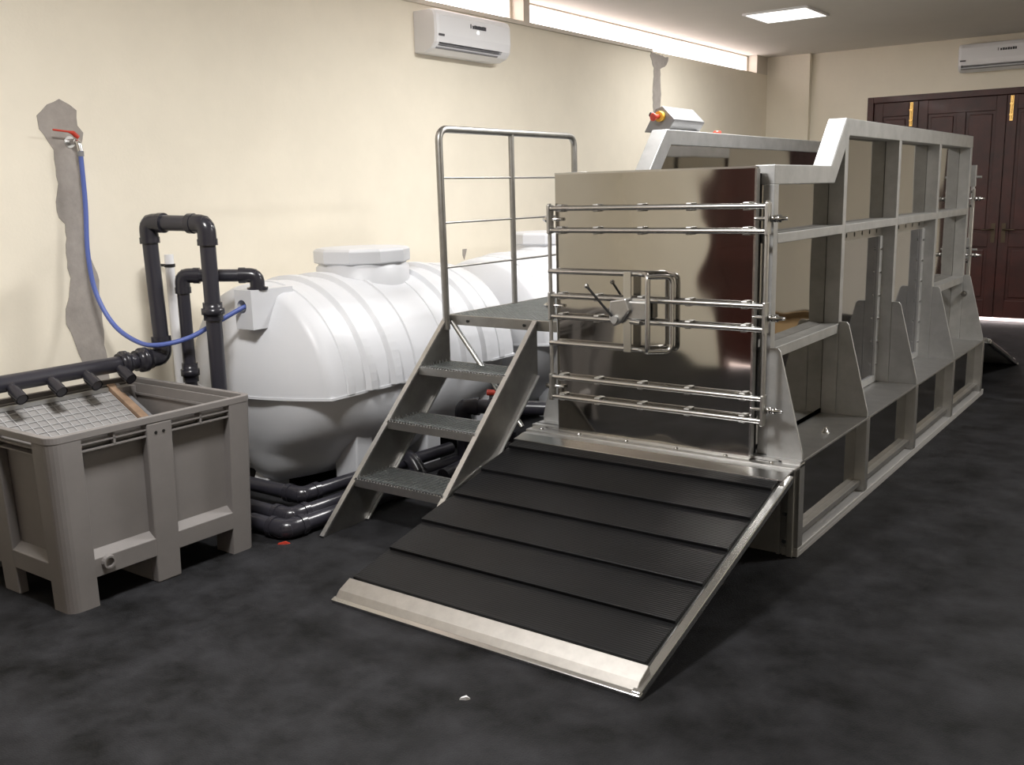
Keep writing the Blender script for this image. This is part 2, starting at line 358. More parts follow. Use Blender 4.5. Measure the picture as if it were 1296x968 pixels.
part('front_skirt', MB().box(-0.05, -1.39, 0.012, 0.03, 0.0, ZB - 0.03), 'steel_dull', T)
for x in (-0.02, -1.39): part('front_flange', MB().box(x, x - 0.03, -0.014, 0.0, 0.0, ZB - 0.03), 'steel_dull', T, 0.004)
for z in (0.07, 0.20, 0.335): part('flange_bolt', MB().cyl((-0.06, 0.012, z), (-0.06, -0.012, z), 0.011, 8), 'steel_bright', T)
# sill tray at the front
part('sill', MB().box(-0.0, -1.44, -0.06, 0.06, ZB - 0.03, ZB - 0.014).box(-0.01, -1.43, -0.115, -0.06, ZB - 0.034, ZB - 0.022), 'steel', T, 0.004)
for x in (-1.36, -1.13, -0.86, -0.59, -0.34, -0.12): part('sill_bolt', MB().lathe((x, -0.03, ZB - 0.014), [(0.010, 0), (0.010, 0.007), (0.005, 0.01)], 10), 'steel_bright', T)

# walls: posts, rails, sheets, gussets
ZT, ZS, ZM, ZLO = 1.97, 1.735, 1.44, 0.93
YS0, YS1 = 0.79, 1.0           # where the top edge climbs
PY = [0.0, 1.0, 2.0, 2.995, 3.965]
def topz(y): return ZS if y <= YS0 else ZT if y >= YS1 else ZS + (ZT - ZS) * (y - YS0) / (YS1 - YS0)
holes_n = (6, 5)
for side, fx in (('right', lambda x: x), ('left', mx)):
    for k, y in enumerate(PY):
        w = 0.05
        xi = XI if k else -0.222
        y += (0.09 if side == 'left' else 0.05) if k == 0 else 0
        part('post', MB().box(fx(XO - 0.001), fx(xi), y, y + w, ZB - 0.01, (ZS if k == 0 else ZT) - 0.083), 'steel_dull', T, 0.003)
    # top rail follows the step: front level, slope, high level
    w = 0.085
    yr = 0.09 if side == 'left' else 0.05
    part('top_rail', MB().prism([(yr, ZS), (YS0, ZS), (YS1, ZT), (PY[4] + 0.05, ZT), (PY[4] + 0.05, ZT - w), (YS1 + 0.056, ZT - w), (YS0 + 0.056, ZS - w), (yr, ZS - w)], 'x', fx(XO + 0.0), fx(XI - 0.015)), 'steel_dull', T, 0.004)
    for k in range(4):
        y0, y1 = PY[k] + 0.05, PY[k + 1]
        yq = y0 if k else (0.14 if side == 'left' else 0.10)
        part('mid_rail', MB().box(fx(XO), fx(XI), yq, y1, ZM - 0.045, ZM), 'steel_dull', T, 0.003)
        if k in (0, 3): part('low_rail', MB().box(fx(XO), fx(XI), yq, y1, ZLO - 0.05, ZLO), 'steel_dull', T, 0.003)
        zc = ZM - 0.02
        # upper sheet
        if k == 0: up = [(y0 - 0.04, zc), (y1 + 0.05, zc), (y1 + 0.05, ZT - 0.03), (YS1, ZT - 0.03), (YS0 + 0.02, ZS - 0.02), (y0 - 0.04, ZS - 0.02)]
        else: up = [(y0 - 0.05, zc), (y1 + 0.05, zc), (y1 + 0.05, ZT - 0.03), (y0 - 0.05, ZT - 0.03)]
        if side == 'left': up = [(0.06, zc), (PY[4] + 0.05, zc), (PY[4] + 0.05, ZT - 0.03), (YS1, ZT - 0.03), (YS0 + 0.02, ZS - 0.02), (0.06, ZS - 0.02)]
        if k == 0 or side == 'right': part('steel_sheet', MB().prism(up, 'x', fx(XI), fx(XI - 0.006)), 'mirror', T)
        if side == 'left':
            if k == 0: part('steel_sheet', MB().box(fx(XI), fx(XI - 0.006), 0.06, PY[4] + 0.05, 0.36, zc), 'mirror', T)
        elif k in (0, 3):
            part('steel_sheet', MB().box(fx(XI), fx(XI - 0.006), y0 - 0.05, y1 + 0.05, 0.36, zc), 'mirror', T)
        else:
            # bolted frame, glossy panel, strip with a row of holes above
            zs = 1.335
            strip = MB(); n = holes_n[k - 1]; r = 0.014
            a, b = y0, y1
            # strip with holes: build cell by cell round octagonal holes
            cw = (b - a - 0.10) / n; zc2 = (zs + ZM - 0.045) / 2 + 0.004
            strip.box(XI + 0.004, XI - 0.006, a, a + 0.05, zs, ZM - 0.045).box(XI + 0.004, XI - 0.006, b - 0.05, b, zs, ZM - 0.045)
            for h in range(n):
                c0 = a + 0.05 + h * cw; c1 = c0 + cw; yc = (c0 + c1) / 2; z0, z1 = zs, ZM - 0.045
                oc = [(yc + r * math.cos(t * PI / 4 + PI / 8), zc2 + r * math.sin(t * PI / 4 + PI / 8)) for t in range(8)]
                bd = [(c1, zc2 + r * .38), (yc + r * .38, z1), (yc - r * .38, z1), (c0, zc2 + r * .38), (c0, zc2 - r * .38), (yc - r * .38, z0), (yc + r * .38, z0), (c1, zc2 - r * .38)]
                cr = {0: (c1, z1), 2: (c0, z1), 4: (c0, z0), 6: (c1, z0)}
                for t in range(8):
                    u = (t + 1) % 8
                    poly = [oc[t], bd[t]] + ([cr[t]] if t in cr else []) + [bd[u], oc[u]]
                    strip.prism(poly, 'x', XI + 0.004, XI - 0.006)
            part('holed_strip', strip, 'steel', T, label='steel strip with a row of round holes')
            part('window_frame', MB().box(XI + 0.012, XI - 0.004, a, a + 0.035, 0.45, zs).box(XI + 0.012, XI - 0.004, b - 0.06, b, 0.45, zs)
                 .box(XI + 0.012, XI - 0.004, a + 0.035, b - 0.06, 0.45, 0.49), 'steel_dull', T, 0.002)
            part('inspection_panel', MB().box(XI - 0.001, XI - 0.006, a + 0.03, b - 0.055, 0.485, zs + 0.005), 'mirror_blue', T, label='glossy bluish inspection panel')
            part('hole_shade_box', MB().box(XI - 0.06, XI - 0.066, a, b, zs - 0.006, ZM - 0.045).box(XI - 0.006, XI - 0.06, a, b, zs - 0.006, zs).box(XI - 0.006, XI - 0.06, a, b, ZM - 0.045, ZM - 0.039), 'steel_dull', T)  # unseen box added behind the strip so its holes look dark
            for z in (0.56, 0.70, 0.84, 0.98, 1.12, 1.26):
                part('frame_bolt_or_hole', MB().cyl((XI + 0.010, b - 0.045, z), (XI + 0.022, b - 0.045, z), 0.009, 8), 'steel_bright', T)
    # gusset plates from the posts down to the base edge
    for k, y in enumerate(PY):
        yy = y if k < 4 else y
        gp = [(fx(XO + 0.001), 0.94), (fx(XO + 0.04), 0.94), (fx(XO + 0.052), 0.925), (fx(-0.004), 0.475), (fx(-0.004), ZB - 0.005), (fx(XO + 0.001), ZB - 0.005)]
        yy += (0.10 if side == 'left' else 0.03) if k == 0 else 0
        part('gusset', MB().prism(gp, 'y', yy + 0.002, yy + 0.014), 'steel_dull', T, 0.002)
    part('base_skirt', MB().box(fx(XI), fx(XI - 0.006), 0.03, YE, 0.36, 0.47), 'steel', T)
part('gusset_bolt', MB().cyl((-0.15, 3.965, 0.80), (-0.15, 3.925, 0.80), 0.022, 10).cyl((-0.15, 3.94, 0.80), (-0.15, 3.90, 0.80), 0.010, 10), 'steel_bright', T)

# gates
def gate(yf, d, front):
    """yf: face of the sheet, d=-1 looks to the front"""
    def Y(a): return yf + d * a
    X0, X1 = -1.258, -0.222
    g = part('front_gate' if front else 'rear_gate', MB().box(X0, X1, Y(0), Y(-0.03), 0.43, 1.728), 'mirror_gate', T, 0.006, label='polished steel gate leaf')
    part('edge_trim', MB().box(X1 - 0.006, X1 + 0.003, Y(0.004), Y(-0.032), 0.44, 1.72).box(X0 + 0.003, X1 - 0.003, Y(0.002), Y(-0.032), 1.722, 1.731), 'steel_bright', g)
    r = 0.0125
    def bar(z, x0=-1.275, x1=-0.16): return part('gate_bar', MB().cyl((x0, Y(0.032), z), (x1, Y(0.032), z), r, 12), 'steel_bright', g)
    zs = [1.562, 1.456, 1.135, 1.032, 0.725, 0.624]
    for z in zs:
        bar(z)
        for x in (-1.215, -1.01, -0.77, -0.525, -0.255):
            part('weld_pad', MB().box(x - 0.014, x + 0.014, Y(0.0), Y(0.03), z - 0.018, z + 0.018), 'steel', g, 0.003)
    # clamp rods, plates and threaded bolts both sides
    for x, s in ((-1.270, -1), (-0.157, 1)):
        part('hinge_rod', MB().cyl((x, Y(0.030), 0.605), (x, Y(0.030), 1.585), 0.010, 10), 'steel', g)
        for z0, z1 in ((1.44, 1.578), (1.015, 1.152), (0.605, 0.742)):
            part('clamp_plate', MB().box(x - 0.006, x + 0.008 * 1, Y(0.002), Y(0.05), z0, z1), 'steel', g, 0.003)
            zc = (z0 + z1) / 2
            pr = [(-0.07, 0.008), (0.0, 0.008), (0.004, 0.016), (0.022, 0.016), (0.022, 0.011), (0.03, 0.011), (0.03, 0.017), (0.044, 0.017), (0.046, 0.009), (0.075, 0.008)] if s > 0 else \
                 [(-0.07, 0.008), (0.0, 0.008), (0.004, 0.016), (0.02, 0.017), (0.03, 0.012), (0.04, 0.008)]
            part('clamp_bolt', MB().tube([(x + s * (0.008 + a), Y(0.012), zc) for a, _ in pr], [b for _, b in pr], 10), 'steel_bright', g)
    if front:
        # latch guard: two upper bars, cage and lever
        for z in (1.256, 0.899): bar(z, -1.275, -0.755)
        yo, yi = Y(0.10), Y(0.03)
        part('latch_guard', MB().tube(fillet([(-0.77, Y(0.032), 1.256), (-0.73, Y(0.05), 1.256), (-0.69, yo, 1.256), (-0.69, yo, 0.899), (-0.73, Y(0.05), 0.899), (-0.77, Y(0.032), 0.899)], 0.03), 0.012, 10), 'steel_bright', g)
        part('latch_guard', MB().tube(fillet([(-0.69, yo, 1.25), (-0.602, yi, 1.25), (-0.602, yi, 0.905), (-0.69, yo, 0.905)], 0.035), 0.012, 10), 'steel_bright', g)
        part('latch_plate', MB().box(-0.845, -0.805, Y(0.042), Y(0.052), 0.885, 1.268), 'steel_bright', g, 0.002)
        part('latch_block', MB().box(-0.89, -0.72, Y(0.01), Y(0.06), 1.045, 1.13), 'steel', g, 0.006)
        part('latch_body', MB().prism([(-0.90, 1.13), (-0.815, 1.145), (-0.795, 1.09), (-0.845, 1.03), (-0.88, 1.01), (-0.905, 1.045)], 'y', Y(0.055), Y(0.085)), 'steel', g, 0.006)
        part('latch_pivot', MB().cyl((-0.87, Y(0.05), 1.045), (-0.87, Y(0.10), 1.045), 0.018, 12), 'steel_dull', g)
        part('latch_pin', MB().cyl((-0.80, Y(0.06), 1.035), (-0.74, Y(0.075), 1.033), 0.012, 10), 'steel_bright', g)
        part('lever', MB().tube([(-0.875, Y(0.09), 1.05), (-1.005, Y(0.12), 1.20)], 0.006, 8), 'black', g)
        part('lever_knob', MB().lathe((-1.005, Y(0.12), 1.20), [(0.004, -0.012), (0.011, -0.005), (0.011, 0.005), (0.004, 0.012)], 10), 'steel_bright', g)
    return g
gate(-0.03, -1, True)
part('gate_seal', MB().box(-1.245, -0.232, 0.0, 0.06, 0.44, 1.70), 'black', T, label='black rubber gate seal')
gate(4.06, 1, False)
for z in (1.67, 1.12):
    part('end_clamp', MB().box(-0.20, -0.16, 4.14, 4.17, z - 0.07, z + 0.09).cyl((-0.27, 4.15, z), (-0.12, 4.15, z), 0.010, 8).cyl((-0.255, 4.15, z), (-0.235, 4.15, z), 0.022, 8), 'steel_dull', T, 0.003)
part('end_rod', MB().cyl((-0.178, 4.155, 0.60), (-0.178, 4.155, 1.76), 0.013, 10), 'steel_dull', T)

# ramps
def ramp(flip):
    def Y(y): return y if not flip else YE + 0.1 - y
    A, B = V(0, -1.47, 0.024), V(0, -0.115, 0.408); u = (B - A).normalized(); n = V(0, -u.z, u.y)
    if n.z < 0: n = -n
    L = (B - A).length
    def P(x, s, h): p = A + u * s + n * h; return (x, Y(p.y), p.z)
    def slab(mb, x0, x1, s0, h0a, h0b, s1, h1a, h1b):
        vs = [P(x, s, h) for x in (x0, x1) for s, h in ((s0, h0a), (s1, h1a), (s1, h1b), (s0, h0b))]
        return mb.add(vs, [(0, 1, 2, 3), (7, 6, 5, 4), (0, 4, 5, 1), (1, 5, 6, 2), (2, 6, 7, 3), (3, 7, 4, 0)])
    r = part('rear_ramp' if flip else 'front_ramp', slab(MB(), -1.40, -0.005, 0.0, -0.022, 0.0, L, -0.022, 0.0), 'steel_dull', T, label='lowered ramp plate')
    lines = [0.105, 0.335, 0.565, 0.80, 1.03, 1.265, 1.335]
    for k in range(6):
        part('rubber_plank', slab(MB(), -1.415 + 0.006 * (k % 2), -0.03, lines[k], 0.001, 0.024, lines[k + 1] + 0.01, 0.001, 0.008 if k < 5 else 0.018), 'rubber', r, 0.002, label='ribbed black rubber tread board')
    part('nosing', MB().add([P(x, s, h) for x in (-1.415, -0.005) for s, h in ((-0.012, -0.02), (-0.012, 0.0), (0.018, 0.018), (0.088, 0.030), (0.088, -0.02))],
                            [(4, 3, 2, 1, 0), (5, 6, 7, 8, 9), (0, 1, 6, 5), (1, 2, 7, 6), (2, 3, 8, 7), (3, 4, 9, 8), (4, 0, 5, 9)]), 'alu', r, 0.003, label='aluminium strip along the foot of the ramp')
    part('front_lip', slab(MB(), -1.425, 0.014, -0.030, -0.022, 0.0, -0.004, -0.022, 0.001), 'steel_bright', r, 0.004)
    part('side_trim', slab(MB(), -0.022, 0.012, -0.02, -0.024, 0.006, L, -0.024, 0.006), 'steel_bright', r, 0.003)
    part('side_trim', slab(MB(), -1.425, -1.40, -0.02, -0.024, -0.004, L, -0.024, -0.004), 'steel_bright', r, 0.003)
    part('top_strip', slab(MB(), -1.425, -0.005, 1.335, -0.004, 0.022, L + 0.01, -0.004, 0.014), 'steel_bright' if not flip else 'steel', r, 0.003)
ramp(False); ramp(True)

# control console and button on the left wall
cb = thing('control_box', 'grey metal control box with red stop button on top of the treadmill wall', 'control box', (-1.30, 1.35, ZT))
CP = [(-1.405, ZT), (-1.245, ZT), (-1.205, 2.032), (-1.285, 2.112), (-1.33, 2.10)]
bx_ = part('housing', MB().prism(CP, 'y', 1.16, 1.56), 'console', cb, 0.004)
part('button_collar', MB().tube([(-1.295, 1.162, 2.055), (-1.298, 1.135, 2.053)], 0.030, 16), 'yellow', bx_, label='yellow button collar')
part('stop_button', MB().tube([(-1.298, 1.137, 2.053), (-1.304, 1.11, 2.050), (-1.308, 1.085, 2.048), (-1.309, 1.082, 2.048)], [0.013, 0.014, 0.024, 0.018], 16), 'red', bx_, label='red mushroom stop button')
part('cable_gland', MB().tube([(-1.35, 1.2, 2.06), (-1.385, 1.2, 2.075)], 0.016, 10), 'black', bx_)
b2 = single('push_button', MB().lathe((-1.29, 1.93, ZT - 0.004), [(0.02, 0), (0.02, 0.01), (0.026, 0.012), (0.026, 0.026), (0.02, 0.032)], 14), 'red', 'small red push button on the treadmill wall top', 'button', loc=(-1.29, 1.93, ZT - 0.004))

# ================================================================ ACCESS STAIRS
ST = thing('access_stairs', 'steel steps with grated treads and platform with tall handrail', 'stairs', (-1.72, 0.2, 0))
SX0, SX1 = -2.045, -1.452
ZP = 0.985
def stringer(x, t):
    poly = [(-0.965, 0.0), (0.055, 0.975), (0.062, 0.975), (0.062, 0.70), (-0.675, 0.0)]
    s = part('stringer', MB().prism(poly, 'x', x, x + t), 'steel_stair', ST, 0.002)
    part('stringer_flange', MB().bar((x + t / 2, -0.968, 0.004), (x + t / 2, 0.052, 0.982), t + 0.016, 0.01, (0, -0.7, 0.7)), 'steel', s)
    part('stringer_flange', MB().bar((x + t / 2, -0.66, 0.006), (x + t / 2, 0.058, 0.692), t + 0.03, 0.008, (0, -0.7, 0.7)), 'steel', s)
stringer(SX0, 0.012); stringer(SX1, 0.012)
def grating(mb, x0, x1, y0, y1, z, px, py, h):
    n = max(2, round((x1 - x0) / px)); 
    for k in range(n + 1): mb.box(x0 + (x1 - x0) * k / n - 0.0016, x0 + (x1 - x0) * k / n + 0.0016, y0, y1, z - h, z)
    n = max(2, round((y1 - y0) / py))
    for k in range(n + 1): mb.box(x0, x1, y0 + (y1 - y0) * k / n - 0.0016, y0 + (y1 - y0) * k / n + 0.0016, z - h, z - 0.001)
    return mb
for k, (y, z) in enumerate(((-0.735, 0.237), (-0.478, 0.483), (-0.215, 0.727))):
    tr = part('tread', MB().box(SX0 + 0.012, SX1, y, y + 0.012, z - 0.035, z + 0.004).box(SX0 + 0.012, SX1, y + 0.265, y + 0.272, z - 0.035, z)
              .box(SX0 + 0.012, SX0 + 0.018, y, y + 0.27, z - 0.035, z).box(SX1 - 0.006, SX1, y, y + 0.27, z - 0.035, z), 'steel', ST)
    part('tread_grating', grating(MB(), SX0 + 0.016, SX1 - 0.004, y + 0.012, y + 0.268, z, 0.030, 0.022, 0.026), 'galv', tr, kind='stuff')
    tm = MB()
    for i in range(30):
        xx = SX0 + 0.025 + i * (SX1 - SX0 - 0.03) / 29
        tm.box(xx - 0.006, xx + 0.006, y + 0.001, y + 0.011, z + 0.003, z + 0.011)
    part('serrated_nosing', tm, 'steel_bright', tr, kind='stuff')
    tm = MB()
    for i in range(9): tm.cyl((SX0 + 0.022, y + 0.03 + i * 0.028, z), (SX0 + 0.022, y + 0.03 + i * 0.028, z + 0.016), 0.003, 6)
    part('tread_teeth', tm, 'steel_bright', tr, kind='stuff')
PX1, PY0, PY1 = -1.285, 0.062, 1.40
pf = part('platform_frame', MB().box(SX0, PX1, PY0, PY0 + 0.012, ZP - 0.055, ZP).box(SX0, PX1, PY1 - 0.012, PY1, ZP - 0.055, ZP).box(SX0, SX0 + 0.01, PY0 + 0.012, PY1 - 0.012, ZP - 0.055, ZP)
          .box(PX1 - 0.01, PX1, PY0 + 0.012, PY1 - 0.012, ZP - 0.055, ZP), 'steel_stair', ST, 0.002)
for x in (-1.90, -1.52): part('frame_bolt_or_hole', MB().cyl((x, PY0, ZP - 0.03), (x, PY0 - 0.008, ZP - 0.03), 0.008, 8), 'black', pf)  # black studs painted for the dark of two bolt holes
part('platform_grating', grating(MB(), SX0 + 0.01, PX1 - 0.01, PY0 + 0.012, PY1 - 0.012, ZP - 0.002, 0.024, 0.024, 0.03), 'galv', ST, kind='stuff')
for y in (PY1 - 0.03,): part('platform_leg', MB().box(SX0 + 0.0, SX0 + 0.04, y - 0.02, y + 0.02, 0, ZP - 0.05), 'steel_dull', ST, 0.003)
HX = -2.03
ra = part('handrail', MB().tube(fillet([(HX, 0.035, ZP - 0.08), (HX, 0.025, 1.985), (HX, 1.375, 1.985), (HX, 1.375, ZP - 0.05)], 0.07, 8), 0.020, 14), 'steel_stair', ST, label='bent round steel handrail')
part('handrail_post', MB().cyl((HX, 0.685, ZP - 0.05), (HX, 0.685, 1.975), 0.017, 12), 'steel_stair', ra)
for z in (1.728, 1.488, 1.245): part('rail_wire', MB().cyl((HX, 0.03, z), (HX, 1.375, z), 0.006, 8), 'steel_stair', ra)
part('brace', MB().cyl((-2.02, 0.07, 0.945), (-1.49, -0.02, 0.425), 0.014, 12), 'steel_bright', ST)

# ================================================================ WATER TANKS
def tank(y_front, label, first):
    XC, ZC, R = -2.885, 0.60, 0.585
    dep, LEN = 0.19, 2.02
    ya, yb = y_front + dep, y_front + LEN - dep        # straight part
    yc = (ya + yb) / 2
    t = thing('water_tank', label, 'tank', (XC, yc, 0), 'horizontal white water tanks')
    # upper half: half cylinder with shallow domed ends
    m = MB(); N = 40
    ring = lambda y, r: [(XC + r * math.cos(PI * k / N), y, ZC + r * math.sin(PI * k / N)) for k in range(N + 1)]
    ds = [0.03, 0.2, 0.4, 0.6, 0.75, 0.87, 0.95, 1.0]
    rings = [ring(ya - dep * (1 - q ** 2) + (0.0 if q < 1 else 0.012), R * (q if q < 1 else 1.0)) for q in [0.02, 0.2, 0.4, 0.6, 0.75, 0.87, 0.94, 0.975]]
    rings += [ring(ya + 0.03, R)] + [ring(ya + 0.03 + (yb - ya - 0.06) * k / 6, R) for k in range(1, 7)]
    rings += [ring(yb + dep * (1 - q ** 2), R * q) for q in [0.975, 0.94, 0.87, 0.75, 0.6, 0.4, 0.2, 0.02]]
    m.loft(rings, True, False, closed=False)
    shell = part('upper_shell', m, 'tank', t)
    # lower half: boat-shaped, a little inside the seam
    def outline(f, sc, se):
        pts = []
        n = 72; hw = (R - 0.012)
        for k in range(n):
            a = 2 * PI * k / n; c, s = math.cos(a), math.sin(a)
            # seam outline: straight sides with shallow domed ends (radial search)
            e = 9.0 * (1 - se) + 2.4 * se
            px = abs(c) ** (2 / e) * (1 if c >= 0 else -1) * hw
            py = abs(s) ** (2 / e) * (1 if s >= 0 else -1)
            half = (yb - ya) / 2 - 0.012
            bulge = dep * (1 - (px / hw) ** 2) * (1 - 0.3 * se)
            pts.append((XC + px * f, yc + py * (half + bulge) * sc, 0))
        return pts
    rings = []
    for k in range(15):
        a = PI / 2 * k / 14 * 0.97
        f = max(0.22, math.cos(a) ** 0.7); sc = 1 - 0.20 * (1 - math.cos(a)); z = ZC - 0.004 - (ZC - 0.05) * math.sin(a)
        rings.append([(p[0], p[1], z) for p in outline(f, sc, min(1, math.sin(a) * 1.6))])
    m = MB(); m.loft(rings, True, True); part('lower_shell', m, 'tank', t)
    # rim along the seam
    m = MB(); seam = []
    for k in range(25):
        q = -1 + 2 * k / 24; seam.append((XC + R * q, ya - dep * (1 - q * q)))
    seam2 = [(x, 2 * yc - y) for x, y in seam[::-1]]
    pl = seam + seam2
    m.prism([(XC + (x - XC) * 1.006, yc + (y - yc) * 1.003) for x, y in pl], 'z', ZC - 0.012, ZC + 0.002); part('seam_rim', m, 'tank', t)
    # hoops
    def hoop(y, w, h):
        m = MB(); rr = []
        for k in range(N + 1):
            a = PI * k / N; c, s = math.cos(a), math.sin(a)
            rr.append([(XC + (R + d) * c, y + o, ZC + (R + d) * s) for o, d in ((-w / 2 - h, -0.004), (-w / 2, h), (w / 2, h), (w / 2 + h, -0.004))])
        m.loft(rr, False, True); part('hoop', m, 'tank', shell)
    for y, w, h in ((0.14, 0.05, 0.007), (0.30, 0.05, 0.024), (0.50, 0.06, 0.024), (0.68, 0.02, 0.009), (LEN - 2 * dep - 0.68, 0.02, 0.006), (LEN - 2 * dep - 0.50, 0.06, 0.024), (LEN - 2 * dep - 0.30, 0.05, 0.024), (LEN - 2 * dep - 0.14, 0.05, 0.007)): hoop(ya + y, w, h)
    # manhole neck and faceted lid
    zt = ZC + R; yl = yc + 0.05
    part('neck', MB().lathe((XC, yl, zt), [(0.285, -0.16), (0.285, 0.035), (0.27, 0.045), (0.27, 0.06)], 40), 'tank', t)
    lm = MB(); n = 10; lid = []
    for r, z in ((0.27, 0.055), (0.295, 0.062), (0.295, 0.135), (0.275, 0.148), (0.16, 0.152)):
        lid.append([(XC + r * math.cos(2 * PI * k / n + 0.2), yl + r * math.sin(2 * PI * k / n + 0.2), zt + z) for k in range(n)])
    lm.loft(lid, False, True); part('lid', lm, 'tank', t, 0.006, label='round white screw lid')
    # moulded feet
    for yy in (ya + 0.26, ya + 0.86, ya + 1.36):
        for sx in (1, -1):
            a0, a1 = XC + sx * 0.30, XC + sx * 0.49
            part('foot', MB().prism([(a0, 0), (a1 - sx * 0.02, 0), (a1, 0.42), (a0, 0.42)], 'y', yy, yy + 0.13), 'tank', t, 0.01)
    part('foot', MB().prism([(y_front + 0.16, 0), (y_front + 0.35, 0), (y_front + 0.35, 0.30), (y_front + 0.26, 0.24)], 'x', XC - 0.10, XC + 0.02), 'tank', t, 0.01)
    if first:
        bx0, bx1 = -2.80, -2.665
        y0, y1, z0, z1, hx, hz_, hr, n = -0.785, -0.50, 0.965, 1.172, -2.745, 1.085, 0.036, 24
        b = MB(); circ = [(hx + hr * math.cos(2 * PI * k / n), hz_ + hr * math.sin(2 * PI * k / n)) for k in range(n)]
        def edge(p):     # where the ray from the hole centre through p meets the edge of the boss face
            dx, dz = p[0] - hx, p[1] - hz_
            q = min(((bx1 if dx > 0 else bx0) - hx) / dx if abs(dx) > 1e-6 else 9e9, ((z1 if dz > 0 else z0) - hz_) / dz if abs(dz) > 1e-6 else 9e9)
            return (hx + dx * q, hz_ + dz * q)
        rim_ = [edge(p) for p in circ]
        b.loft([[(p[0], y0, p[1]) for p in rim_], [(p[0], y0, p[1]) for p in circ], [(p[0], y0 + 0.14, p[1]) for p in circ]], False, False)
        b.add([(p[0], y0 + 0.14, p[1]) for p in circ], [tuple(range(n))])
        for c in ((bx0, z0), (bx1, z0), (bx1, z1), (bx0, z1)):       # corner triangles of the face
            k = min(range(n), key=lambda k: abs(math.atan2(rim_[k][1] - hz_, rim_[k][0] - hx) - math.atan2(c[1] - hz_, c[0] - hx)))
            a0 = math.atan2(c[1] - hz_, c[0] - hx); ak = math.atan2(rim_[k][1] - hz_, rim_[k][0] - hx)
            l = (k + 1) % n if ak < a0 else (k - 1) % n
            b.add([(rim_[k][0], y0, rim_[k][1]), (c[0], y0, c[1]), (rim_[l][0], y0, rim_[l][1])], [(0, 1, 2)])
        b.add([(x, y, z) for x in (bx0, bx1) for y in (y0, y1) for z in (z0, z1)], [(0, 1, 3, 2), (4, 6, 7, 5), (2, 3, 7, 6), (0, 2, 6, 4), (1, 5, 7, 3)])
        part('inlet_boss', b, 'tank', shell)
    return t
tank(-0.79, 'white plastic tank with the blue hose fed into its end', True)
tank(1.27, 'white plastic tank behind the handrail and platform', False)

# ================================================================ PIPES
def pipe_thing(name, label, pts, r, fits=(), cat='pipe', group=None, rad=0.075):
    pts = [Vector(p) for p in pts]
    t = thing(name, label, cat, (pts[0].x, pts[0].y, min(p.z for p in pts)), group)
    for i in range(len(pts) - 1): part('pipe_run', MB().cyl(pts[i], pts[i + 1], r, 18), 'pvc', t)
    for i in range(1, len(pts) - 1):
        a, b, c = pts[i - 1], pts[i], pts[i + 1]
        p, q = b + (a - b).normalized() * rad, b + (c - b).normalized() * rad
        arc = fillet([p + (a - b).normalized() * 0.02, b, q + (c - b).normalized() * 0.02], rad * 0.8, 8)
        e = part('elbow', MB().tube(arc, r * 1.18, 18), 'pvc_fit', t)
        for u, w in ((p, (a - b).normalized()), (q, (c - b).normalized())):
            part('elbow_collar', MB().cyl(u + w * 0.0, u + w * 0.032, r * 1.28, 18), 'pvc_fit', e)
    return t
def coupling(t, p, d, r, L=0.07):
    p, d = Vector(p), Vector(d).normalized()
    part('coupling', MB().tube([p - d * L / 2, p - d * L * .18, p - d * L * .17, p + d * L * .17, p + d * L * .18, p + d * L / 2], [r * 1.22, r * 1.22, r * 1.45, r * 1.45, r * 1.22, r * 1.22], 18), 'pvc_fit', t)
MX = -3.06
m1 = pipe_thing('spray_manifold', 'dark grey pipe rising in a square loop with four spouts over the bin', [(MX, -2.75, 0.835), (MX, -1.07, 0.838), (-3.10, -1.06, 1.535), (-2.735, -0.975, 1.525), (-2.725, -0.985, 0.04)], 0.040)
coupling(m1, (MX, -1.19, 0.838), (0, 1, 0), 0.044, 0.09)
coupling(m1, (MX, -1.30, 0.838), (0, 1, 0), 0.043, 0.06)
coupling(m1, (-2.73, -0.98, 1.085), (0, 0, 1), 0.040, 0.09)
for y in (-1.90, -1.71, -1.53, -1.345):
    s = part('spout', MB().cyl((MX + 0.02, y, 0.825), (MX + 0.115, y + 0.004, 0.772), 0.024, 14), 'pvc_fit', m1)
    part('spout_collar', MB().tube([(MX + 0.055, y + 0.002, 0.806), (MX + 0.117, y + 0.004, 0.771)], 0.029, 14, False), 'pvc_fit', s)
m2 = pipe_thing('tank_inlet_pipe', 'dark grey pipe bent down into the top of the tank boss', [(-3.0, -0.955, 0.04), (-3.0, -0.955, 1.255), (-2.71, -0.70, 1.245), (-2.71, -0.70, 1.165)], 0.033, rad=0.06)
part('flange', MB().cyl((-2.71, -0.70, 1.168), (-2.71, -0.70, 1.182), 0.055, 20), 'pvc_fit', m2)
coupling(m2, (-3.0, -0.955, 0.74), (0, 0, 1), 0.034, 0.10)
FG = 'dark floor pipes beside the tank'
pipe_thing('floor_pipe', 'dark pipe on the floor closest to the white tank', [(-2.98, -0.80, 0.115), (-2.36, -0.80, 0.115), (-2.30, 0.35, 0.115)], 0.038, group=FG)
pipe_thing('floor_pipe', 'middle dark pipe of the three on the floor by the bin', [(-2.62, -0.98, 0.07), (-2.25, -0.98, 0.07), (-2.19, 0.30, 0.07)], 0.040, group=FG)
pipe_thing('floor_pipe', 'dark floor pipe farthest from the tank, bent beside the bin corner', [(-2.42, -1.08, 0.048), (-2.165, -1.08, 0.048), (-2.095, 0.25, 0.048)], 0.042, group=FG)
pipe_thing('drain_pipe', 'dark pipe elbow arching up behind the lowest tread', [(-2.42, -0.02, 0.02), (-2.42, -0.02, 0.15), (-2.26, -0.05, 0.15), (-2.16, -0.07, 0.05), (-2.16, -0.10, 0.02)], 0.036, rad=0.04)
